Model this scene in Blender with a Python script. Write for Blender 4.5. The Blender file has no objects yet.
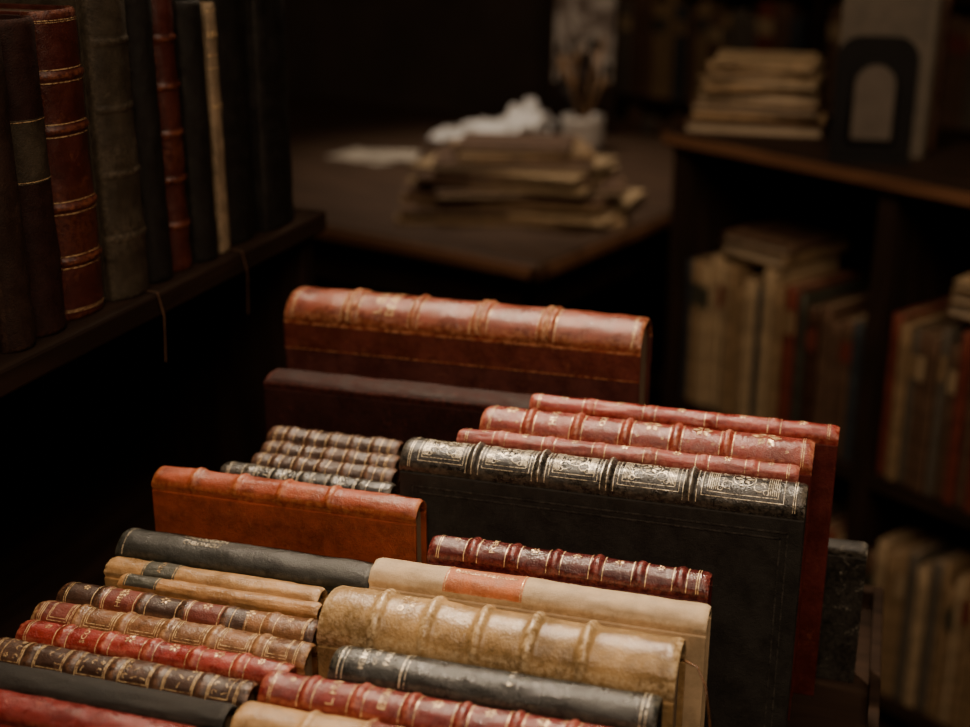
import bpy, bmesh, math, random
from mathutils import Vector, Matrix, noise
random.seed(7)
SC=bpy.context.scene
COL=SC.collection
YAW=math.radians(35.5)
RV=Vector((math.cos(YAW),math.sin(YAW),0)); FV=Vector((-math.sin(YAW),math.cos(YAW),0))
def LF(l,F,z=0): return RV*l+FV*F+Vector((0,0,z))
def rotz(deg): return Matrix.Rotation(math.radians(deg),4,'Z')
def T(x,y,z): return Matrix.Translation((x,y,z))

# ------------------------------------------------------------- materials
MATS={}
def newmat(name):
    m=bpy.data.materials.new(name); m.use_nodes=True
    return m,m.node_tree,m.node_tree.nodes['Principled BSDF']
def N(nt,t,**kw):
    n=nt.nodes.new(t)
    for k,v in kw.items():
        if k in n.inputs: n.inputs[k].default_value=v
        else: setattr(n,k,v)
    return n
def mixrgb(nt,fac,a,b,mode='MIX'):
    n=nt.nodes.new('ShaderNodeMix'); n.data_type='RGBA'; n.blend_type=mode
    for sock,v in ((n.inputs[0],fac),(n.inputs[6],a),(n.inputs[7],b)):
        if hasattr(v,'is_linked') or hasattr(v,'links'): nt.links.new(v,sock)
        else: sock.default_value=v if not isinstance(v,tuple) else (*v[:3],1)
    return n.outputs[2]
def ramp(nt,src,p0,p1,c0=(0,0,0,1),c1=(1,1,1,1)):
    r=nt.nodes.new('ShaderNodeValToRGB')
    if p0>p1: p0,p1,c0,c1=p1,p0,c1,c0
    r.color_ramp.elements[0].position=p0; r.color_ramp.elements[1].position=p1
    r.color_ramp.elements[0].color=c0; r.color_ramp.elements[1].color=c1
    nt.links.new(src,r.inputs[0]); return r.outputs[0]
def math_(nt,op,a,b=None):
    n=nt.nodes.new('ShaderNodeMath'); n.operation=op
    for i,v in enumerate((a,b)):
        if v is None: continue
        if isinstance(v,(int,float)): n.inputs[i].default_value=v
        else: nt.links.new(v,n.inputs[i])
    return n.outputs[0]
def attr(nt,name):
    a=nt.nodes.new('ShaderNodeAttribute'); a.attribute_name=name; return a

def leather(name,col,worn=None,rough=.42,mott=.6,grain=900,bump=.5,spec=.55,ms=45.,scuff=.5):
    if name in MATS: return MATS[name]
    m,nt,b=newmat(name)
    lc=attr(nt,'lc').outputs['Vector']
    if worn is None: worn=tuple(min(1,c*2.2+.03) for c in col)
    dark=tuple(c*.28 for c in col)
    n1=N(nt,'ShaderNodeTexNoise',Scale=ms,Detail=8.,Roughness=.65); nt.links.new(lc,n1.inputs['Vector'])
    c=mixrgb(nt,ramp(nt,n1.outputs['Fac'],.40,.60),dark,col)
    c=mixrgb(nt,mott,col,c)
    n2=N(nt,'ShaderNodeTexNoise',Scale=230.,Detail=5.,Roughness=.7); nt.links.new(lc,n2.inputs['Vector'])
    n4=N(nt,'ShaderNodeTexNoise',Scale=75.,Detail=7.,Roughness=.75,Distortion=1.5); nt.links.new(lc,n4.inputs['Vector'])
    w=attr(nt,'wear').outputs['Fac']
    ws=math_(nt,'MULTIPLY',w,ramp(nt,n2.outputs['Fac'],.42,.60))
    sc=math_(nt,'MULTIPLY',ramp(nt,n4.outputs['Fac'],.57,.66),scuff)
    dk=math_(nt,'MULTIPLY',ramp(nt,n4.outputs['Fac'],.42,.34),scuff)
    c=mixrgb(nt,dk,c,tuple(x*.22 for x in col))
    c=mixrgb(nt,math_(nt,'MAXIMUM',math_(nt,'MULTIPLY',ws,.85),math_(nt,'MULTIPLY',sc,ramp(nt,n2.outputs['Fac'],.40,.55))),c,worn)
    nt.links.new(c,b.inputs['Base Color'])
    rr=ramp(nt,n1.outputs['Fac'],.3,.7,(max(.12,rough-.14),)*3+(1,),(rough+.12,)*3+(1,))
    nt.links.new(rr,b.inputs['Roughness'])
    v=N(nt,'ShaderNodeTexVoronoi',Scale=float(grain)); nt.links.new(lc,v.inputs['Vector'])
    hh=math_(nt,'ADD',math_(nt,'MULTIPLY',v.outputs['Distance'],.5),n2.outputs['Fac'])
    hh=math_(nt,'ADD',hh,math_(nt,'MULTIPLY',n4.outputs['Fac'],1.0))
    bp=N(nt,'ShaderNodeBump',Strength=bump,Distance=.0009); nt.links.new(hh,bp.inputs['Height'])
    nt.links.new(bp.outputs[0],b.inputs['Normal'])
    b.inputs['Specular IOR Level'].default_value=spec
    MATS[name]=m; return m
def gold(name,col,under):
    m,nt,b=newmat(name)
    lc=attr(nt,'lc').outputs['Vector']
    n2=N(nt,'ShaderNodeTexNoise',Scale=300.,Detail=5.,Roughness=.75); nt.links.new(lc,n2.inputs['Vector'])
    f=ramp(nt,n2.outputs['Fac'],.40,.56)
    nt.links.new(mixrgb(nt,f,under,col),b.inputs['Base Color'])
    nt.links.new(math_(nt,'MULTIPLY',f,.3),b.inputs['Metallic'])
    b.inputs['Roughness'].default_value=.36
    MATS[name]=m; return m
def pages(name,col):
    m,nt,b=newmat(name)
    lc=attr(nt,'lc'); sx=nt.nodes.new('ShaderNodeSeparateXYZ'); nt.links.new(lc.outputs['Vector'],sx.inputs[0])
    n=N(nt,'ShaderNodeTexNoise',Scale=2600.,Detail=3.); n.noise_dimensions='1D'; nt.links.new(sx.outputs[1],n.inputs['W'])
    n3=N(nt,'ShaderNodeTexNoise',Scale=30.,Detail=4.); nt.links.new(lc.outputs['Vector'],n3.inputs['Vector'])
    c=mixrgb(nt,ramp(nt,n.outputs['Fac'],.35,.65),tuple(x*.45 for x in col),col)
    c=mixrgb(nt,math_(nt,'MULTIPLY',n3.outputs['Fac'],.5),c,(.18,.11,.05),'MULTIPLY')
    nt.links.new(c,b.inputs['Base Color']); b.inputs['Roughness'].default_value=.85
    MATS[name]=m; return m
def plain(name,col,rough=.6,metal=0,nscale=20.,var=.35,bump=0.1,spec=.5):
    m,nt,b=newmat(name)
    tc=nt.nodes.new('ShaderNodeTexCoord')
    n=N(nt,'ShaderNodeTexNoise',Scale=nscale,Detail=6.); nt.links.new(tc.outputs['Object'],n.inputs['Vector'])
    c=mixrgb(nt,ramp(nt,n.outputs['Fac'],.3,.7),tuple(x*(1-var) for x in col),col)
    nt.links.new(c,b.inputs['Base Color']); b.inputs['Roughness'].default_value=rough; b.inputs['Metallic'].default_value=metal
    b.inputs['Specular IOR Level'].default_value=spec
    bp=N(nt,'ShaderNodeBump',Strength=bump,Distance=.002); nt.links.new(n.outputs['Fac'],bp.inputs['Height']); nt.links.new(bp.outputs[0],b.inputs['Normal'])
    MATS[name]=m; return m
def wood(name,c0,c1,rough=.45,axis='X',spec=.4):
    m,nt,b=newmat(name)
    tc=nt.nodes.new('ShaderNodeTexCoord')
    mp=nt.nodes.new('ShaderNodeMapping'); nt.links.new(tc.outputs['Object'],mp.inputs[0])
    mp.inputs['Scale'].default_value=(1.5,14,14) if axis=='X' else (14,14,1.5)
    n=N(nt,'ShaderNodeTexNoise',Scale=3.,Detail=8.,Distortion=.8); nt.links.new(mp.outputs[0],n.inputs['Vector'])
    nt.links.new(mixrgb(nt,ramp(nt,n.outputs['Fac'],.35,.65),c0,c1),b.inputs['Base Color'])
    b.inputs['Roughness'].default_value=rough; b.inputs['Specular IOR Level'].default_value=spec
    bp=N(nt,'ShaderNodeBump',Strength=.15,Distance=.001); nt.links.new(n.outputs['Fac'],bp.inputs['Height']); nt.links.new(bp.outputs[0],b.inputs['Normal'])
    MATS[name]=m; return m

GOLD=gold('gilt',(1.0,.74,.38),(.16,.07,.035))
SILV=gold('tarnished_gilt',(.84,.73,.52),(.07,.06,.045))
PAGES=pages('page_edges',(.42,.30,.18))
PAGED=pages('dark_page_edges',(.15,.10,.06))
BLK=plain('blackened_iron',(.008,.0072,.0065),.7,0,20.,.3,.1,.2)
PAPER=plain('paper_sheets',(.40,.35,.28),.8,0,8.,.2)
WOODD=wood('dark_stained_wood',(.016,.010,.007),(.034,.020,.013),.75,'X',.06)
WOODDV=wood('dark_stained_upright',(.015,.010,.007),(.031,.018,.012),.75,'Z',.06)
WOODT=wood('table_wood',(.046,.027,.017),(.086,.050,.030),.42)
WOODE=wood('walnut_edge',(.10,.045,.022),(.19,.09,.045),.42)

# ------------------------------------------------------------- mesh accumulator
class Acc:
    def __init__(s): s.v=[];s.lc=[];s.w=[];s.f=[];s.m=[];s.sm=[];s.mats=[]
    def mi(s,m):
        if m not in s.mats: s.mats.append(m)
        return s.mats.index(m)
    def add(s,vs,fs,mat,M=None,wear=None,smooth=False):
        o=len(s.v); k=s.mi(mat)
        for i,p in enumerate(vs):
            p=Vector(p); s.lc.append(p.copy()); s.v.append(M@p if M else p); s.w.append(wear[i] if wear else 0.)
        for f in fs: s.f.append([o+i for i in f]); s.m.append(k); s.sm.append(smooth)
    def box(s,a,b,mat,M=None,wear=None,bev=0.):
        x0,y0,z0=a;x1,y1,z1=b
        if bev<=0:
            vs=[(x0,y0,z0),(x1,y0,z0),(x1,y1,z0),(x0,y1,z0),(x0,y0,z1),(x1,y0,z1),(x1,y1,z1),(x0,y1,z1)]
            fs=[(0,3,2,1),(4,5,6,7),(0,1,5,4),(1,2,6,5),(2,3,7,6),(3,0,4,7)]
            s.add(vs,fs,mat,M,[wear]*8 if wear else None); return
        bm=bmesh.new(); bmesh.ops.create_cube(bm,size=1)
        for v in bm.verts: v.co=Vector(((x0+x1)/2+v.co.x*(x1-x0),(y0+y1)/2+v.co.y*(y1-y0),(z0+z1)/2+v.co.z*(z1-z0)))
        bmesh.ops.bevel(bm,geom=bm.edges[:],offset=bev,segments=2,affect='EDGES',profile=.5)
        bm.verts.index_update()
        s.add([v.co.copy() for v in bm.verts],[[v.index for v in f.verts] for f in bm.faces],mat,M,[wear]*len(bm.verts) if wear else None)
        bm.free()
    def obj(s,name,M=None):
        me=bpy.data.meshes.new(name); me.from_pydata(s.v,[],s.f)
        for m in s.mats: me.materials.append(m)
        me.polygons.foreach_set('material_index',s.m); me.polygons.foreach_set('use_smooth',s.sm)
        a=me.attributes.new('lc','FLOAT_VECTOR','POINT'); a.data.foreach_set('vector',[c for p in s.lc for c in p])
        a=me.attributes.new('wear','FLOAT','POINT'); a.data.foreach_set('value',s.w)
        me.update()
        o=bpy.data.objects.new(name,me); COL.objects.link(o)
        if M: o.matrix_world=M
        return o
def lathe(acc,prof,mat,M,seg=28):
    vs=[];fs=[]
    for r,z in prof:
        for k in range(seg):
            a=2*math.pi*k/seg; vs.append((r*math.cos(a),r*math.sin(a),z))
    for i in range(len(prof)-1):
        for k in range(seg):
            fs.append((i*seg+k,i*seg+(k+1)%seg,(i+1)*seg+(k+1)%seg,(i+1)*seg+k))
    acc.add(vs,fs,mat,M,smooth=True)
def tube(acc,pts,r,mat,M=None,seg=8):
    vs=[];fs=[]
    for i,p in enumerate(pts):
        p=Vector(p); d=(Vector(pts[min(i+1,len(pts)-1)])-Vector(pts[max(i-1,0)])).normalized()
        u=d.cross(Vector((0.3,.9,.2))).normalized(); w=d.cross(u)
        for k in range(seg):
            a=2*math.pi*k/seg; vs.append(p+(u*math.cos(a)+w*math.sin(a))*r)
    for i in range(len(pts)-1):
        for k in range(seg): fs.append((i*seg+k,i*seg+(k+1)%seg,(i+1)*seg+(k+1)%seg,(i+1)*seg+k))
    fs.append(list(range(seg))[::-1]); fs.append([(len(pts)-1)*seg+k for k in range(seg)])
    acc.add(vs,fs,mat,M,smooth=True)

# ------------------------------------------------------------- text glyph cache
TXT={}
def glyphs(s):
    if s in TXT: return TXT[s]
    c=bpy.data.curves.new('t','FONT'); c.body=s; c.align_x='CENTER'; c.align_y='CENTER'; c.resolution_u=2; c.offset=.004
    o=bpy.data.objects.new('t',c); COL.objects.link(o)
    bpy.context.view_layer.update()
    me=o.evaluated_get(bpy.context.evaluated_depsgraph_get()).to_mesh()
    vs=[(v.co.x,v.co.y) for v in me.vertices]; fs=[list(p.vertices) for p in me.polygons]
    bpy.data.objects.remove(o); bpy.data.curves.remove(c)
    xs=[v[0] for v in vs]; ys=[v[1] for v in vs]
    cx=(min(xs)+max(xs))/2; cy=(min(ys)+max(ys))/2; w=max(xs)-min(xs); h=max(ys)-min(ys)
    TXT[s]=([((x-cx)/w,(y-cy)/h) for x,y in vs],fs,w/h); return TXT[s]

# ------------------------------------------------------------- book builder
def book(acc,L,Tk,W,lea,M=None,bands=(),bandh=.0016,bandw=.0028,cover=None,pg=None,rise=None,
         gilt=None,lines=True,orn=None,labels=(),titles=(),quarter=0,qmat=None,lo=False,seed=0,frame=False,linesx=0):
    cover=cover or lea; pg=pg or PAGES; gilt=gilt or GOLD
    r=rise if rise is not None else min(Tk*.38,.015)
    xb=[-L/2+L*b for b in bands]
    rnd=random.Random(seed*31+5)
    def h(x):
        o=0
        for q in xb: o+=bandh*math.exp(-abs((x-q)/bandw)**3)
        d=min(x+L/2,L/2-x)
        if d<.004: o-=.0016*(1-max(d,0)/.004)**2
        if not lo: o+=.0009*noise.noise(Vector((x*28,seed*3.1,0)))
        return o
    quarter_len=math.pi/2*math.sqrt(((Tk/2)**2+r**2)/2)
    def pos(x,ph,off=0):
        y=Tk/2*math.sin(ph); z=(W-r)+r*math.cos(ph)
        n=Vector((0,math.sin(ph)/(Tk/2),math.cos(ph)/r)).normalized()
        k=.0008*noise.noise(Vector((x*45,ph*2,seed*1.7)))+.0003*noise.noise(Vector((x*160,ph*7,seed*1.7))) if not lo else 0
        fd=min(1,math.cos(ph)*2.2)
        return Vector((x,y,z))+n*((h(x)+k)*fd+off)
    xs={-L/2,L/2,-L/2+.0012,L/2-.0012,-L/2+.003,L/2-.003}
    n=8 if lo else int(L/.003)
    for i in range(n+1): xs.add(-L/2+L*i/n)
    for q in xb:
        for k in (-1.8,-1.25,-1,-.75,-.4,0,.4,.75,1,1.25,1.8): xs.add(q+k*bandw)
    xs=sorted(xs); xs=[x for i,x in enumerate(xs) if i==0 or x-xs[i-1]>.0003]
    ns=7 if lo else 21
    sec=[(-math.pi/2,'g2'),(-math.pi/2,'g1')]+[(-math.pi/2+math.pi*j/(ns-1),'a') for j in range(ns)]+[(math.pi/2,'g1'),(math.pi/2,'g2')]
    vs=[];wr=[]
    for x in xs:
        for ph,t in sec:
            if t=='a': p=pos(x,ph)
            else:
                sg=1 if ph>0 else -1
                p=Vector((x,sg*(Tk/2-.0016),W-r-(.0035 if t=='g1' else .0065)))
            vs.append(p)
            d=min(x+L/2,L/2-x)
            wv=max(0,h(x))/bandh*.9 if xb else 0
            if d<.006: wv=max(wv,1-d/.008)
            if abs(ph)>1.1: wv=max(wv,.6)
            wr.append(min(1,wv))
    m_=len(sec); fs=[]
    for i in range(len(xs)-1):
        for j in range(m_-1): fs.append((i*m_+j,i*m_+j+1,(i+1)*m_+j+1,(i+1)*m_+j))
    acc.add(vs,fs,lea,M,wr,True)
    for x0 in (xs[0],xs[-1]):
        outer=[pos(x0,ph) for ph,t in sec if t=='a']
        inner=[Vector((p.x,p.y*(1-.0045/Tk*2),(W-r)+(p.z-(W-r))*(1-.0022/max(r,.004))-.0006)) for p in outer]
        sg=1 if x0<0 else -1
        inner2=[p+Vector((sg*.006,0,-.0004)) for p in inner]
        k=len(outer); f2=[]
        for i in range(k-1):
            f2.append((i,i+1,k+i+1,k+i)); f2.append((k+i,k+i+1,2*k+i+1,2*k+i))
        acc.add(outer+inner+inner2,f2,lea,M,[.9]*k*3,True)
    zt=W-r-.0045
    for sg in (-1,1):
        y0,y1=sorted((sg*Tk/2,sg*(Tk/2-.003)))
        acc.box((-L/2,y0,0),(L/2,y1,zt),cover,M,.12,0 if lo else .0007)
        if quarter:
            y0,y1=sorted((sg*(Tk/2+.0005),sg*(Tk/2-.001)))
            acc.box((-L/2-.0004,y0,zt-quarter),(L/2+.0004,y1,zt+.001),qmat or lea,M,.15,.0004)
            y0,y1=sorted((sg*(Tk/2+.0006),sg*(Tk/2-.001)))
            acc.box((-L/2-.0004,y0,zt-quarter-.0004),(L/2+.0004,y1,zt-quarter+.0006),lea,M,1.)
            acc.box((-L/2-.0004,y0,zt),(L/2+.0004,y1,zt+.0014),lea,M,1.)
        if frame:
            y0,y1=sorted((sg*(Tk/2+.0004),sg*(Tk/2-.001)))
            for q in (.010,.015):
                for a,b in (((-L/2+q,zt-q-.0012),(L/2-q,zt-q)),((-L/2+q,q),(L/2-q,q+.0012)),((-L/2+q,q),(-L/2+q+.0012,zt-q)),((L/2-q-.0012,q),(L/2-q,zt-q))):
                    acc.box((a[0],y0,a[1]),(b[0],y1,b[1]),cover,M,1.)
    px=L/2-.004; py=Tk/2-.0031; sec2=[(-py,.003)]
    for j in range(9):
        ph=-math.pi/2+math.pi*j/8; sec2.append((py*math.sin(ph),W-r-.003+max(r-.004,.001)*math.cos(ph)))
    sec2.append((py,.003)); k=len(sec2)
    vs=[(-px,a,b) for a,b in sec2]+[(px,a,b) for a,b in sec2]
    fs=[list(range(k)),list(range(2*k-1,k-1,-1))]+[(j,j+k,(j+1)%k+k,(j+1)%k) for j in range(k)]
    acc.add(vs,fs,pg,M)
    # ---- tooling that follows the spine surface; (x , s) in metres
    def ms(x,s,off=.00034): return pos(x,max(-1.5,min(1.5,s/quarter_len*math.pi/2)),off)
    def path(pts,wd,off=.00034,mat=None):
        vs=[];fs=[]
        P2=[]
        for (a,b) in zip(pts[:-1],pts[1:]):
            d=math.hypot(b[0]-a[0],b[1]-a[1]); kk=max(1,int(d/.0018))
            for i in range(kk): P2.append((a[0]+(b[0]-a[0])*i/kk,a[1]+(b[1]-a[1])*i/kk))
        P2.append(pts[-1])
        for i,p in enumerate(P2):
            a=P2[max(0,i-1)];b=P2[min(len(P2)-1,i+1)]
            dx,dy=b[0]-a[0],b[1]-a[1]; l=math.hypot(dx,dy) or 1
            nx,ny=-dy/l*wd/2,dx/l*wd/2
            vs+= [ms(p[0]+nx,p[1]+ny,off),ms(p[0]-nx,p[1]-ny,off)]
        for i in range(len(P2)-1): fs.append((2*i,2*i+1,2*i+3,2*i+2))
        acc.add(vs,fs,mat or gilt,M,None,True)
    def patch(x0,x1,smax,mat,off=.00022):
        nx=max(2,int((x1-x0)/.002)); ny=20; vs=[];fs=[];w=[]
        for i in range(nx+1):
            for j in range(ny+1):
                vs.append(ms(x0+(x1-x0)*i/nx,-smax+2*smax*j/ny,off)); w.append(.9 if i in(0,nx) or j in (0,ny) else .1)
        for i in range(nx):
            for j in range(ny): a=i*(ny+1)+j; fs.append((a,a+1,a+ny+2,a+ny+1))
        acc.add(vs,fs,mat,M,w,True)
    def poly(cx,cs,pts,off=.00036):
        vs=[ms(cx+a,cs+b,off) for a,b in pts]; acc.add(vs,[list(range(len(vs)))],gilt,M)
    def ring(cx,cs,rad,wd,a0=0,a1=360,k=12):
        path([(cx+rad*math.cos(math.radians(a0+(a1-a0)*i/k)),cs+rad*math.sin(math.radians(a0+(a1-a0)*i/k))) for i in range(k+1)],wd)
    def flower(cx,cs,R):
        for k in range(6):
            a=k*math.pi/3; u=(math.cos(a),math.sin(a)); v=(-u[1],u[0])
            poly(cx,cs,[(u[0]*R*t+v[0]*R*q,u[1]*R*t+v[1]*R*q) for t,q in ((.2,0),(.6,.24),(1,0),(.6,-.24))])
    S=quarter_len*.97; SV=quarter_len*.72
    if lines and not lo:
        for q in xb:
            for o in ((-bandw*1.75),(bandw*1.75)):
                path([(q+o,-S),(q+o,S)],.0006)
            if lines==2: path([(q,-S),(q,S)],.0007)
        for o in (.007,.0085): 
            path([(-L/2+o,-S),(-L/2+o,S)],.0005); path([(L/2-o,-S),(L/2-o,S)],.0005)
    for (f,c) in (linesx or []):
        x=-L/2+L*f
        path([(x,-S),(x,S)],c)
    edges=[-L/2+.007]+xb+[L/2-.007]
    if orn and not lo:
        for i in range(len(edges)-1):
            a=edges[i]+bandw*2.2; b=edges[i+1]-bandw*2.2
            cx=(a+b)/2; hw=(b-a)/2
            if hw<.004 or (i in [t[0] for t in titles if isinstance(t[0],int)]): continue
            if orn=='flower':
                flower(cx,0,min(hw*.6,SV*.6))
                for sx in (-1,1):
                    for sy in (-1,1): flower(cx+sx*hw*.72,sy*SV*.7,.0014)
            elif orn=='small': flower(cx,0,min(hw,SV)*.38)
            elif orn=='frame' or orn=='rich':
                s1=SV*1.0; s2=SV*.82
                for (ax,ss) in ((hw*.93,s1),(hw*.80,s2)):
                    path([(cx-ax,-ss),(cx+ax,-ss),(cx+ax,ss),(cx-ax,ss),(cx-ax,-ss)],.0005)
                if orn=='rich':
                    flower(cx,0,min(hw,SV)*.36)
                    ring(cx,0,min(hw,SV)*.42,.0006,k=16)
                    for sx in (-1,1):
                        for sy in (-1,1):
                            R=min(hw,SV)*.20
                            ring(cx+sx*hw*.36,sy*SV*.42,R,.0006,0,300)
                            ring(cx+sx*hw*.52,sy*SV*.62,R*.5,.0005)
                            flower(cx+sx*hw*.44,sy*SV*.2,R*.6)
                        for kk in range(5):
                            path([(cx+sx*hw*(.57+.046*kk),-SV*.72),(cx+sx*hw*(.57+.046*kk),SV*.72)],.0005)
            elif orn=='dense':
                nx=max(2,int(hw*2/.0055)); ny=max(2,int(SV*2/.0055))
                for ii in range(nx):
                    for jj in range(ny):
                        x=a+(b-a)*(ii+.5)/nx; s_=-SV+2*SV*(jj+.5)/ny
                        if rnd.random()<.42: continue
                        q=rnd.random()
                        if q<.4: ring(x,s_,.0015,.0005,rnd.random()*90,260,6)
                        elif q<.65: flower(x,s_,.0019)
                        else:
                            an=rnd.random()*3.14; dx,dy=.002*math.cos(an),.002*math.sin(an)
                            path([(x-dx,s_-dy),(x+dx,s_+dy)],.0005)
                path([(a,-SV*1.08),(b,-SV*1.08),(b,SV*1.08),(a,SV*1.08),(a,-SV*1.08)],.0005)
    for (f0,f1,mt) in labels:
        x0=-L/2+L*f0;x1=-L/2+L*f1
        patch(x0,x1,S*.96,mt)
        if not lo:
            for e in (x0+.0015,x1-.0015): path([(e,-S*.9),(e,S*.9)],.0005,.0005)
    for t in titles:
        f,txt,sz=t[0],t[1],t[2]; along=len(t)>3 and t[3]
        x=(-L/2+L*f) if isinstance(f,float) else (edges[f]+edges[f+1])/2
        rws=txt.split('|')
        for ri,rw in enumerate(rws):
            vs,fs,asp=glyphs(rw)
            hgt=sz; wd=asp*sz
            if not along and wd>SV*2.1: k=SV*2.1/wd; wd*=k; hgt*=max(k,.8)
            off=(ri-(len(rws)-1)/2)*sz*1.6
            if along: P=[ms(x+a*wd,b*hgt-off,.0006) for a,b in vs]
            else: P=[ms(x-b*hgt+off,a*wd,.0006) for a,b in vs]
            acc.add(P,fs,gilt,M)

# ------------------------------------------------------------- leathers
c_orange=leather('orange_calf',(.34,.062,.018),(.50,.19,.07),.40)
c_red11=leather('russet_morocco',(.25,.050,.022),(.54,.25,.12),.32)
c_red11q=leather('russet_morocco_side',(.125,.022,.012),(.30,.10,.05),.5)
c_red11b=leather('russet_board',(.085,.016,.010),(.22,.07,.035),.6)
c_redbd=leather('oxblood_board',(.10,.013,.009),(.22,.06,.03),.6,spec=.3)
c_maroonD=leather('dark_maroon_cloth',(.030,.009,.007),(.12,.03,.02),.7,spec=.2)
c_red=leather('red_morocco',(.28,.024,.016),(.52,.18,.11),.30)
c_red8=leather('red_calf',(.25,.031,.018),(.54,.23,.13),.28)
c_pink=leather('faded_red_cloth',(.28,.042,.030),(.50,.20,.14),.44)
c_maroon=leather('maroon_morocco',(.085,.011,.010),(.28,.07,.055),.22)
c_wine=leather('wine_calf',(.20,.020,.016),(.46,.15,.09),.30)
c_black=leather('black_goatskin',(.017,.0160,.014),(.13,.11,.085),.28,grain=700)
c_blackb=leather('black_cloth_board',(.028,.0255,.022),(.066,.058,.048),.7,grain=1600,bump=.6,spec=.3,scuff=.3)
c_green=leather('dark_green_cloth',(.021,.022,.017),(.085,.082,.064),.44,grain=1500)
c_slate=leather('slate_morocco',(.025,.027,.024),(.13,.12,.09),.28)
c_vellum=leather('aged_vellum',(.46,.285,.115),(.74,.56,.32),.24,.8,500,.42,ms=26.,scuff=.4)
c_cream=leather('cream_cloth',(.60,.44,.26),(.70,.56,.36),.62,.4,1700,.3,scuff=.2)
c_tan=leather('tan_calf',(.42,.215,.075),(.58,.36,.17),.36)
c_tan2=leather('light_tan_calf',(.47,.265,.10),(.64,.43,.23),.36)
c_brown=leather('brown_calf',(.24,.105,.040),(.50,.29,.14),.32,.8)
c_brownD=leather('dark_brown_calf',(.050,.023,.014),(.21,.10,.05),.34)
c_orlab=leather('orange_label',(.56,.16,.045),(.66,.36,.18),.55)
c_redlab=leather('red_label',(.17,.027,.015),(.38,.14,.07),.45)
c_grnlab=leather('dark_label',(.05,.05,.035),(.18,.16,.10),.45)
c_grey=leather('grey_buckram',(.10,.080,.056),(.19,.155,.11),.7,.4)
c_marb=leather('marbled_board',(.024,.021,.017),(.20,.18,.14),.6,.9,spec=.3,scuff=1.)
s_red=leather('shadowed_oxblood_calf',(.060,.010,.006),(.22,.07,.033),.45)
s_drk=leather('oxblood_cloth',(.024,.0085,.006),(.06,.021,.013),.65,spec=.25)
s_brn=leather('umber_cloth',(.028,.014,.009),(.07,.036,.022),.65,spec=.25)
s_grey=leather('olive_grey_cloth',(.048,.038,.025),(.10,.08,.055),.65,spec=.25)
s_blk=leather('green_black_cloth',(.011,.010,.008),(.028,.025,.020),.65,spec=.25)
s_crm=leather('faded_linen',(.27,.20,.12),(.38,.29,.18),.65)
d_crm=leather('yellowed_paper_cover',(.42,.30,.165),(.52,.39,.24),.7,scuff=.2,spec=.3)
d_tan=leather('buff_paper_cover',(.28,.18,.088),(.38,.26,.14),.7,scuff=.2,spec=.3)
d_brn=leather('brown_paper_cover',(.12,.065,.036),(.20,.12,.07),.7,scuff=.2,spec=.3)
d_red=leather('brick_cloth',(.17,.035,.020),(.28,.09,.05),.7,scuff=.2,spec=.3)
d_blu=leather('dull_blue_cloth',(.038,.045,.050),(.09,.095,.095),.7,scuff=.2,spec=.3)

BF=rotz(19.1)           # frame of the book trough
ZB=.73                  # inside floor of the trough
def B(name,x0,x1,Y,Tk,z,lea,yaw=0,seed=0,**kw):
    a=Acc(); x0+=.006; L=x1-x0
    book(a,L,Tk-.0018,z-ZB,lea,None,seed=seed,**kw)
    return a.obj(name,BF@T((x0+x1)/2,Y,ZB)@rotz(yaw))
b5=(.17,.335,.50,.665,.83); b4=(.2,.4,.6,.8)
# right-hand column
B('tan_calf_book',-.353,-.113,.640,.036,.8855,c_tan2,bands=(.2,.36,.52,.68,.84),lines=False,labels=((.36,.52,c_redlab),),titles=((.44,'VOYAGES',.004),),seed=1)
B('wine_calf_book',-.351,-.103,.675,.030,.887,c_wine,bands=(.13,.27,.41,.55,.69,.83),orn='small',titles=((1,'L. HUNT',.005),(2,'ESSAYS',.005)),seed=2)
B('slate_morocco_book',-.317,-.097,.710,.034,.891,c_slate,lines=False,gilt=SILV,rise=.012,linesx=((.03,.0008),(.045,.0005),(.23,.0012),(.245,.0005),(.955,.0006),(.97,.0008)),titles=((.10,'MEMOIRS',.0042),(.138,'OF OLD',.0030),(.175,'PARIS',.0042),(.56,'* * *',.004)),seed=3)
B('vellum_book',-.340,-.091,.757,.055,.905,c_vellum,bands=(.165,.31,.455,.60,.75),bandh=.0030,bandw=.0036,lines=False,rise=.024,titles=((1,'OPERA|OMNIA',.0045),),seed=4)
B('cream_cloth_book',-.324,-.0794,.802,.030,.908,c_cream,lines=False,rise=.010,labels=((.23,.47,c_orlab),),titles=((.35,'CHANSONS DE FRANCE',.0030,True),),seed=5)
B('maroon_morocco_book',-.291,-.083,.833,.028,.916,c_maroon,bands=(.16,.31,.46,.61,.76,.90),lines=True,orn='small',titles=((1,'POEMS',.004),),seed=6)
B('black_folio_book',-.336,-.026,.907,.040,.957,c_black,cover=c_blackb,gilt=SILV,bands=(.19,.36,.53,.73),lines=2,orn='rich',bandh=.0024,frame=True,seed=7)
B('faded_red_book',-.303,-.034,.938,.020,.9575,c_pink,cover=c_redbd,bands=(.13,.28,.43,.58,.73,.87),bandh=.0008,orn='small',lines=True,seed=8)
B('red_calf_book',-.291,-.0255,.9695,.040,.965,c_red8,cover=c_redbd,bands=(.15,.30,.45,.60,.75),bandh=.0022,orn='flower',titles=((1,'HUGO',.006),(2,'ODES',.005)),seed=9)
B('red_morocco_book',-.2605,-.009,1.002,.022,.967,c_red,cover=c_redbd,bands=(.2,.4,.6,.8),bandh=.0006,orn='small',seed=10)
B('dark_maroon_book',-.5095,-.21,1.033,.036,.951,c_maroonD,lines=False,rise=.006,seed=11)
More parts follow.
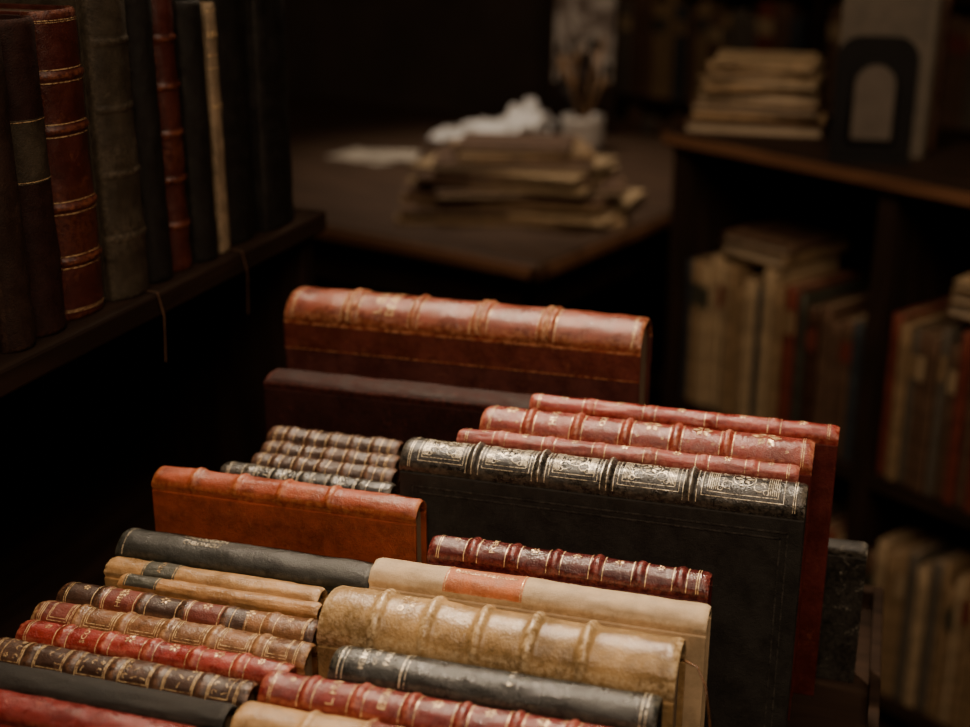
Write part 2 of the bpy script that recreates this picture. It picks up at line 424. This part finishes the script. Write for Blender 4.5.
B('russet_folio_book',-.518,-.180,1.113,.060,1.004,c_red11,cover=c_red11b,bands=(.18,.20,.375,.55,.57,.735,.755),bandh=.0026,bandw=.0026,quarter=.024,qmat=c_red11q,rise=.020,titles=((2,'L. ŒUVRES|DE RACINE',.0075),),seed=12)
B('marbled_board_book',-.17,.022,1.030,.020,.855,c_marb,lines=False,rise=.004,seed=13)
# left-hand column
B('dark_red_cloth_book',-.551,-.369,.617,.028,.878,c_wine,lines=False,rise=.008,seed=14)
B('black_cloth_book',-.551,-.357,.646,.026,.878,c_blackb,lines=False,rise=.008,seed=15)
B('gilt_black_book',-.554,-.354,.673,.026,.878,c_brownD,bands=b5,orn='dense',bandh=.0008,seed=16)
B('red_calf_book',-.551,-.341,.703,.024,.876,c_red,bands=(.17,.335,.50,.665,.83),orn='small',titles=((1,'SCOTT',.004),),seed=17)
B('brown_calf_book',-.556,-.338,.7295,.027,.876,c_brown,bands=b5,orn='frame',labels=((.02,.16,c_redlab),),seed=18)
B('dark_brown_calf_book',-.553,-.344,.7565,.026,.877,c_brownD,bands=b5,bandh=.001,orn='small',labels=((.18,.32,c_redlab),(.51,.65,c_redlab),(.74,.97,c_brown)),titles=((.25,'HISTORY',.0042),),seed=19)
B('thin_tan_book',-.517,-.3515,.778,.016,.879,c_tan,lines=False,rise=.005,labels=((.03,.2,c_grnlab),),seed=20)
B('light_tan_calf_book',-.539,-.3587,.798,.022,.879,c_tan2,lines=False,rise=.007,labels=((.18,.34,c_grnlab),),titles=((.26,'ATLAS',.0035),),seed=21)
B('dark_green_cloth_book',-.543,-.3285,.828,.035,.887,c_green,lines=False,rise=.012,titles=((.33,'THE LONDON|CHRONICLE',.0040,True),),linesx=((.03,.0006),),gilt=SILV,seed=22)
B('orange_calf_book',-.533,-.306,.869,.028,.925,c_orange,cover=c_orange,bands=(.16,.33,.5,.68),bandh=.0016,lines=False,seed=23)
B('gilt_black_book',-.4907,-.339,.898,.023,.921,c_black,gilt=SILV,bands=b5,orn='dense',bandh=.0008,seed=24)
for i,(Y,x0,x1,Tk,z) in enumerate(((.923,-.475,-.3465,.024,.921),(.948,-.478,-.353,.024,.921),(.974,-.4836,-.360,.026,.923))):
    B('gilt_brown_book',x0,x1,Y,Tk,z,c_brownD,bands=b5,orn='dense',bandh=.001,lines=True,seed=25+i)

# ------------------------------------------------------------- trough table
a=Acc()
X0,X1,Y0,Y1=-.560,.034,.592,1.155
a.box((X0,Y0,.705),(X1,Y1,.7298),WOODD)
for p,q in (((X0-.008,Y0-.014,.69),(X0,Y1+.014,.80)),((X1,Y0-.014,.69),(X1+.009,Y1+.014,.745)),((X0,Y0-.014,.69),(X1,Y0,.80)),((X0,Y1,.69),(X1,Y1+.014,.745))):
    a.box(p,q,WOODD,None,None,.0015)
for x in (X0+.02,X1-.05):
    for y in (Y0+.0,Y1-.04): a.box((x,y,0),(x+.04,y+.04,.705),WOODDV,None,None,.002)
a.box((X0+.03,Y0+.02,.16),(X1-.01,Y1-.02,.18),WOODD)
a.obj('wooden_book_trough',BF)
a=Acc()
tube(a,[(-.0895,.757,.893),(-.080,.752,.893),(-.073,.742,.886),(-.069,.735,.870),(-.066,.731,.849)],.0007,c_brown)
a.obj('bookmark_cord',BF)

# ------------------------------------------------------------- left cabinet with shelved books
CA=105.2; O=LF(-.352,.920)
CM=Matrix.Translation(O)@rotz(CA)      # local x along the shelf edge, local y into the cabinet
zc=1.03
a=Acc()
a.box((-1.0,0,zc-.022),(.527,.34,zc),WOODD,None,None,.003)
a.box((-1.0,.012,0),(-.975,.335,zc-.022),WOODDV); a.box((.49,.012,0),(.515,.335,zc-.022),WOODDV)
a.box((-.975,.32,0),(.49,.335,zc-.022),WOODDV)
for z in (.05,.38,.70): a.box((-.975,.02,z-.02),(.49,.32,z),WOODD)
a.box((-.26,.014,0),(-.235,.32,zc-.022),WOODDV)
a.obj('left_book_cabinet',CM)
def shelfbook(acc,t,d,z0,L,Tk,W,lea,**kw):
    """upright book: spine toward local -y, thickness along local x"""
    R=Matrix(((0,-1,0,t),(0,0,-1,d+W),(-1,0,0,z0+L/2),(0,0,0,1)))
    if R.to_3x3().determinant()<0: R=Matrix(((0,1,0,t),(0,0,-1,d+W),(-1,0,0,z0+L/2),(0,0,0,1)))
    book(acc,L,Tk,W,lea,R,**kw)
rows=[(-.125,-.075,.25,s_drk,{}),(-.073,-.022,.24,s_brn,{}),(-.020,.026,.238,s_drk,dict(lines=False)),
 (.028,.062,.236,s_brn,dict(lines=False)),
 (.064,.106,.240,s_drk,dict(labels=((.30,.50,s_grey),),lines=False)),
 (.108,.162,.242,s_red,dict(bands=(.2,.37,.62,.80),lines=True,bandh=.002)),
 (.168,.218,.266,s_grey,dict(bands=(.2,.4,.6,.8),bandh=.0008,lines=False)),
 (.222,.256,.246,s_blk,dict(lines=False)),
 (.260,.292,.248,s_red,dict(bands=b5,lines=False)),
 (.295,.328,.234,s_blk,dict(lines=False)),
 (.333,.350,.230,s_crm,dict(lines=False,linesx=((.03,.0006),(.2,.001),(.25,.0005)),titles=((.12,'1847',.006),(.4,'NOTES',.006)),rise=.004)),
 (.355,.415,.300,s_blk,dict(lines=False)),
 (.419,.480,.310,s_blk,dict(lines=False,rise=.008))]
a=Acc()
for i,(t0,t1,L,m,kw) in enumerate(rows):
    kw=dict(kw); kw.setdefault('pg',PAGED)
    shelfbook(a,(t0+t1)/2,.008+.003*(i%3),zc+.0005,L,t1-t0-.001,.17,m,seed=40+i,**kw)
a.box((.338,.06,zc+.20),(.3385,.085,zc+.245),d_crm); a.box((.272,.05,zc+.22),(.2725,.07,zc+.262),d_crm)
a.obj('row_of_shelved_books',CM)
a=Acc()   # ribbon markers hanging over the shelf edge
for t,l in ((.343,.06),(.20,.06)):
    pts=[(t,.02,zc+.003),(t,-.002,zc+.002),(t+.003,-.005,zc-.02),(t-.002,-.006,zc-l)]
    vs=[];fs=[]
    for i,p in enumerate(pts): vs+=[(p[0]-.0009,p[1],p[2]),(p[0]+.0009,p[1]-.0004,p[2])]
    for i in range(3): fs.append((2*i,2*i+1,2*i+3,2*i+2))
    a.add(vs,fs,d_brn)
a.obj('ribbon_bookmarks',CM)

# ------------------------------------------------------------- writing table at the back
TX,TY=-1.196,1.834
a=Acc()
a.box((-1.7,.0,-.035),(0,1.15,0),WOODT,T(0,0,0),None,.006)
a.box((-1.702,-.004,-.028),(.004,.02,-.006),WOODE,None,None,.004); a.box((-.02,-.004,-.028),(.004,1.15,-.006),WOODE,None,None,.004)
a.box((-1.64,.06,-.13),(-.06,.08,-.035),WOODD); a.box((-.08,.06,-.13),(-.06,1.09,-.035),WOODD); a.box((-1.64,.06,-.13),(-1.62,1.09,-.035),WOODD); a.box((-1.64,1.07,-.13),(-.06,1.09,-.035),WOODD)
for x in (-.09,-1.61):
    for y in (.09,1.06):
        lathe(a,[(.0,-.75),(.018,-.75),(.026,-.72),(.02,-.66),(.028,-.45),(.034,-.28),(.022,-.22),(.034,-.17),(.034,-.035)],WOODD,T(x,y,0))
a.obj('writing_table',T(TX,TY,.75))
PG2=pages('pale_page_edges',(.68,.55,.38))
def flatstack(name,M,items):
    a=Acc(); z=0
    for i,(w,d,t,yaw,dx,dy,m,p) in enumerate(items):
        R=T(dx,dy,z+t/2)@rotz(yaw+(180 if i%3!=1 else 0))@Matrix(((1,0,0,0),(0,0,-1,d/2),(0,1,0,0),(0,0,0,1)))
        book(a,w,t-.0004,d,m,R,lo=True,lines=False,pg=p,rise=min(.005,t*.3),seed=i)
        z+=t
    return a.obj(name,M)
flatstack('stack_of_old_albums',T(-1.465,2.155,.7503)@rotz(26),[
 (.43,.31,.010,4,.0,.0,d_tan,PG2),(.41,.29,.008,-12,.02,.01,d_crm,PG2),(.40,.28,.010,10,-.02,0,d_brn,PG2),(.39,.28,.008,-5,.0,.01,d_tan,PG2),(.38,.27,.012,-3,.0,.01,d_brn,PG2),
 (.36,.26,.014,14,.02,.0,d_brn,PG2),(.35,.26,.008,-10,.0,.0,d_crm,PG2),(.33,.25,.014,3,-.01,.0,d_brn,PG2),(.34,.24,.008,-16,.0,.0,d_crm,PG2),(.30,.22,.014,5,.0,.0,d_brn,PG2),(.26,.19,.012,16,.01,.01,d_tan,PG2),(.22,.16,.012,2,.0,.01,d_brn,PG2)])
def sheet(acc,w,d,M,amp,sd,mat,nn=22,fold=0):
    vs=[];fs=[]
    for i in range(nn+1):
        for j in range(nn+1):
            x=-w/2+w*i/nn;y=-d/2+d*j/nn
            z=amp*(abs(noise.noise(Vector((x*18,y*18,sd))))*1.2+.5*abs(noise.noise(Vector((x*50,y*50,sd+5)))))+fold*math.exp(-((x/w*3)**2))*(.6+.4*math.sin(y*26))
            vs.append((x,y,z+.0005))
    for i in range(nn):
        for j in range(nn): q=i*(nn+1)+j; fs.append((q,q+nn+1,q+nn+2,q+1))
    acc.add(vs,fs,mat,M)
WP=plain('white_paper',(.82,.80,.77),.75,0,10.,.08)
a=Acc()
sheet(a,.22,.17,rotz(20),.045,1,WP,fold=.02); sheet(a,.11,.12,T(.055,.04,.03)@rotz(50),.05,4,WP,fold=.03); sheet(a,.19,.15,T(-.065,-.02,.0)@rotz(5),.03,8,WP); sheet(a,.16,.12,T(-.02,-.0,.025)@rotz(-30),.03,11,WP)
a.obj('crumpled_papers',T(TX-.680,TY+.86,.7503))
a=Acc(); sheet(a,.17,.11,rotz(0),.004,3,PAPER); sheet(a,.13,.11,T(.04,.03,.004)@rotz(30),.004,6,PAPER); a.obj('loose_sheets',T(TX-.82,TY+.53,.7503))
JG=plain('glazed_stoneware',(.72,.68,.62),.2,0,12.,.15)
PENB=plain('brush_handles',(.30,.17,.08),.4,0,12.,.3)
a=Acc()
lathe(a,[(0,.006),(.034,.006),(.040,.0),(.046,.006),(.050,.03),(.050,.07),(.050,.080),(.046,.080),(.046,.03),(.040,.012),(0,.012)],JG,None)
for k in range(22):
    an=k*2.4; q=.3+.7*((k*7)%10)/10; tp=Vector((math.cos(an)*.070*q,math.sin(an)*.070*q,.16+.025*(k%4)))
    tube(a,[(math.cos(an)*-.016,math.sin(an)*-.016,.016),tp],.0050,[BLK,PENB,s_brn,PENB][k%4])
    lathe(a,[(0,-.012),(.006,-.01),(.008,0),(.006,.014),(0,.03)],[BLK,s_brn,PENB][k%3],T(*tp),10)
a.obj('jar_of_brushes',T(TX-.470,TY+.90,.7503))
# print pinned to a board leaning at the back
pm,nt,b=newmat('engraving_print')
tc=nt.nodes.new('ShaderNodeTexCoord'); nz=N(nt,'ShaderNodeTexNoise',Scale=16.,Detail=5.,Distortion=.6); nt.links.new(tc.outputs['Object'],nz.inputs['Vector'])
nt.links.new(ramp(nt,nz.outputs['Fac'],.42,.56,(.16,.12,.095,1),(.52,.47,.41,1)),b.inputs['Base Color']); b.inputs['Roughness'].default_value=.7
a=Acc()
TL=Matrix.Rotation(math.radians(-7),4,'X')
a.box((-.085,0,.0),(.085,.01,.36),WOODD,TL,None,.002); a.box((-.074,-.003,.13),(.074,.0,.345),pm,TL)
a.box((-.012,.0,.0),(.012,.004,.24),WOODD,T(0,.066,.0)@Matrix.Rotation(math.radians(10),4,'X'))
a.obj('print_on_easel_board',T(TX-.575,TY+1.06,.7505)@rotz(20))

# ------------------------------------------------------------- low bookcase on the right
BA=35.5-52
BM=Matrix.Translation(LF(.329,2.337))@rotz(BA)   # local x along front, local y into the case
zt=.95
a=Acc()
a.box((-.015,-.012,zt-.028),(1.34,.31,zt),WOODD,None,None,.004)
a.box((-.016,-.0135,zt-.022),(1.341,-.010,zt-.004),WOODE)
for x in (0,.43,.86,1.29): a.box((x,0,0),(x+.03,.30,zt-.028),WOODDV)
a.box((.03,.285,0),(1.29,.30,zt-.028),WOODDV)
for z in (.08,.46):
    for x in (.03,.46,.89): a.box((x,.004,z-.022),(x+.40,.285,z),WOODD)
a.obj('low_bookcase',BM)
def fill(acc,x0,x1,z,y0,hmin,hmax,pal,rnd,tmin=.018,tmax=.042,W=.17,**kw):
    x=x0
    while True:
        t=rnd.uniform(tmin,tmax)
        if x+t>x1: break
        L=rnd.uniform(hmin,hmax)
        m=rnd.choice(pal)
        k=dict(kw)
        if rnd.random()<.5: k['labels']=((.15,.3,rnd.choice([d_red,c_grnlab,d_crm,d_tan])),)
        shelfbook(acc,x+t/2,y0+rnd.uniform(0,.012),z+.0005,L,t-.001,W,m,lo=True,lines=False,rise=.005,seed=int(x*1000),**k)
        x+=t
pal1=[d_crm,d_tan,d_crm,d_brn,d_red,d_blu,d_crm,d_tan,d_crm]
pal2=[d_brn,d_red,c_grey,d_tan,d_brn,d_brn,d_blu]
pal4=[d_brn,d_red,d_brn,d_tan,d_brn,c_grey,d_red,d_tan]
a=Acc(); rnd=random.Random(3)
fill(a,.032,.28,.46,.006,.235,.285,pal1,rnd,.012,.026)
fill(a,.285,.43,.46,.012,.22,.27,[c_brownD,d_blu,d_brn,c_grnlab,d_brn],rnd,.014,.030)
fill(a,.462,.858,.46,.006,.24,.285,pal4,rnd,.013,.026); fill(a,.90,1.27,.46,.02,.22,.27,pal2,rnd)
fill(a,.032,.43,.08,.01,.22,.26,pal2,rnd,.014,.03); fill(a,.462,.858,.08,.006,.23,.28,[d_brn,d_tan,d_tan,c_grey,d_brn,d_crm],rnd,.012,.026); fill(a,.90,1.27,.08,.03,.22,.27,pal2,rnd)
for x,k,(t,m) in ((.17,0,(.022,d_tan)),(.17,1,(.016,d_brn)),(.62,0,(.024,d_brn)),(.62,1,(.018,d_tan)),(.62,2,(.014,d_crm))):
    R=T(x,.115,.46+.288+.023*k+t/2)@rotz(90+k*4)@Matrix(((1,0,0,0),(0,0,-1,.07),(0,1,0,0),(0,0,0,1)))
    book(a,.18,t-.0006,.14,m,R,lo=True,lines=False,pg=PG2,rise=.004)
a.obj('shelved_books',BM)
flatstack('stack_of_pamphlets',T(*LF(.475,2.36))@T(0,0,zt+.0003)@rotz(20),[
 (.23,.17,.020,0,0,0,d_brn,PG2),(.22,.16,.016,6,.0,.0,d_tan,PG2),(.215,.155,.014,-6,.005,.0,d_brn,PG2),(.20,.15,.018,3,.0,.01,d_crm,PG2),
 (.19,.145,.012,12,-.005,0,d_tan,PG2),(.19,.14,.014,-4,.01,.0,d_crm,PG2),(.18,.135,.012,8,.0,.0,d_tan,PG2),(.175,.13,.008,-8,.01,.0,d_crm,PG2),(.17,.13,.010,2,.01,.0,d_crm,PG2)])
def arch(w,h,k=16):
    r=w/2; return [(-w/2,0),(w/2,0)]+[(r*math.cos(math.pi*i/k),h-r+r*math.sin(math.pi*i/k)) for i in range(k+1)]
def rrect(w,h,r,k=6):
    pts=[(-w/2,0),(w/2,0)]
    for cx,a0 in ((w/2-r,0),(-w/2+r,90)):
        for i in range(k+1):
            an=math.radians(a0+90*i/k); pts.append((cx+r*math.cos(an),h-r+r*math.sin(an)))
    return pts
def prism(acc,pts,y0,y1,mat,M=None):
    k=len(pts); vs=[(x,y0,z) for x,z in pts]+[(x,y1,z) for x,z in pts]
    acc.add(vs,[list(range(k)),list(range(2*k-1,k-1,-1))]+[(j,j+k,(j+1)%k+k,(j+1)%k) for j in range(k)],mat,M)
PLQ=plain('bookend_plaque',(.12,.095,.070),.7,0,30.,.3)
EM=T(*LF(.601,2.10))@T(0,0,zt+.0003)@rotz(35.5-14)
a=Acc()
prism(a,rrect(.122,.185,.035),0,.006,BLK)
a.box((-.061,-.06,0),(.061,.006,.004),BLK,None,None,.001)
prism(a,arch(.060,.115),-.0025,0,PLQ,T(0,0,.028))
pts=arch(.068,.121); pts=[(x,z+.025) for x,z in pts]; pts.append(pts[0])
tube(a,[(x,-.002,z) for x,z in pts],.003,BLK)
a.obj('arched_bookend',EM)
a=Acc(); y=.008
for i,(t,w,L,m) in enumerate(((.03,.145,.25,c_grey),(.035,.15,.26,d_brn),(.03,.165,.24,c_brownD))):
    R=Matrix(((0,0,1,-.058),(0,1,0,y+t/2),(-1,0,0,L/2),(0,0,0,1)))
    if R.to_3x3().determinant()<0: R=Matrix(((0,0,1,-.058),(0,-1,0,y+t/2),(-1,0,0,L/2),(0,0,0,1)))
    book(a,L,t-.001,w,m,R,lo=True,lines=False,seed=i); y+=t
a.obj('grey_ledger_books',EM)
a=Acc()
rnd=random.Random(9); fill(a,.60,1.2,0,.05,.23,.28,[d_brn,c_grey,d_brn,d_tan,c_brownD],rnd,.025,.04)
a.obj('standing_books',BM@T(0,0,zt))

# ------------------------------------------------------------- tall bookcase along the back wall
a=Acc()
bx0,bx1=-2.25,.95
for x in (bx0,-1.45,-.65,.15,bx1-.03): a.box((x,3.55,0),(x+.03,3.86,2.1),WOODDV)
a.box((bx0,3.84,0),(bx1,3.86,2.1),WOODDV)
for z in (.08,.40,.74,1.08,1.42,1.76,2.1): a.box((bx0,3.56,z-.025),(bx1,3.85,z),WOODD)
a.obj('tall_wall_bookcase')
a=Acc(); rnd=random.Random(5)
pal3=[d_brn,d_tan,d_brn,c_grey,d_red,d_brn,d_blu,d_tan]
for z in (.40,.74,1.08,1.42):
    for x0 in (bx0+.03,-1.42,-.62,.18): fill(a,x0+.003,x0+.765,z,3.57,.25,.31,pal3,rnd,.025,.055)
a.obj('wall_bookcase_books')

# ------------------------------------------------------------- room shell
WALL=plain('dark_plaster',(.10,.072,.054),.85,0,6.,.3)
CEIL=plain('ceiling_plaster',(.16,.13,.11),.9,0,4.,.2)
fm,nt,b=newmat('floor_boards')
tc=nt.nodes.new('ShaderNodeTexCoord'); br=N(nt,'ShaderNodeTexBrick',Scale=1.0); br.inputs['Color1'].default_value=(.045,.028,.019,1); br.inputs['Color2'].default_value=(.06,.04,.026,1); br.inputs['Mortar'].default_value=(.008,.006,.004,1)
br.inputs['Mortar Size'].default_value=.004; br.inputs['Brick Width'].default_value=1.4; br.inputs['Row Height'].default_value=.12
nt.links.new(tc.outputs['Object'],br.inputs['Vector']); nt.links.new(br.outputs['Color'],b.inputs['Base Color']); b.inputs['Roughness'].default_value=.6
x0,x1,y0,y1,hh=-3.6,2.4,-1.4,3.9,2.8
def rb(name,p,q,m): a=Acc(); a.box(p,q,m); a.obj(name)
rb('floor',(x0-.1,y0-.1,-.1),(x1+.1,y1+.1,0),fm); rb('ceiling',(x0-.1,y0-.1,hh),(x1+.1,y1+.1,hh+.1),CEIL)
rb('wall_back',(x0-.1,y1,0),(x1+.1,y1+.1,hh),WALL); rb('wall_front',(x0-.1,y0-.1,0),(x1+.1,y0,hh),WALL)
rb('wall_left',(x0-.1,y0,0),(x0,y1,hh),WALL); rb('wall_right',(x1,y0,0),(x1+.1,y1,hh),WALL)
rb('baseboard_back',(x0,y1-.02,0),(bx0-.01,y1,.12),WOODD); rb('baseboard_left',(x0,y0,0),(x0+.02,y1-.02,.12),WOODD)

# ------------------------------------------------------------- lights
def spot(name,loc,tgt,en,col,size,ang,blend=1.):
    l=bpy.data.lights.new(name,'SPOT'); l.energy=en; l.color=col; l.shadow_soft_size=size; l.spot_size=math.radians(ang); l.spot_blend=blend
    o=bpy.data.objects.new(name,l); COL.objects.link(o); o.location=loc
    o.rotation_euler=(Vector(tgt)-Vector(loc)).to_track_quat('-Z','Y').to_euler(); return o
spot('unseen_overhead_spot',LF(-.05,1.95,2.45),LF(.05,.88,.92),225,(1,.78,.56),.08,33)
spot('unseen_overhead_spot',LF(-.15,1.15,2.6),LF(.05,.86,.92),38,(1,.78,.56),.10,34)  # added top spot, keeps diffuse light on the spines beside the key
spot('unseen_overhead_spot',LF(-.1,3.2,2.5),LF(.05,2.9,.75),95,(1,.82,.64),.12,46)
spot('unseen_overhead_spot',LF(.0,1.2,2.6),LF(.66,2.2,.45),42,(1,.75,.52),.12,52)  # added spot, only brightens the right bookcase
def area(name,loc,tgt,en,col,size):
    l=bpy.data.lights.new(name,'AREA'); l.energy=en; l.color=col; l.size=size
    o=bpy.data.objects.new(name,l); COL.objects.link(o); o.location=loc
    o.rotation_euler=(Vector(tgt)-Vector(loc)).to_track_quat('-Z','Y').to_euler(); return o
area('added_fill_light',LF(.2,.0,2.7),LF(.1,1.3,.8),42,(1,.73,.51),1.4)  # added soft fill above the camera, lifts dark covers and blacks
w=bpy.data.worlds.new('world'); SC.world=w; w.use_nodes=True
w.node_tree.nodes['Background'].inputs[0].default_value=(.05,.04,.035,1); w.node_tree.nodes['Background'].inputs[1].default_value=.3

# ------------------------------------------------------------- camera
cam=bpy.data.cameras.new('camera'); co=bpy.data.objects.new('camera',cam); COL.objects.link(co)
cam.sensor_width=36; cam.lens=1350/970*36; cam.clip_start=.02
co.location=(0,0,1.37); co.rotation_euler=(math.radians(70),0,YAW)
cam.dof.use_dof=True; cam.dof.focus_distance=.97; cam.dof.aperture_fstop=3.4
SC.camera=co
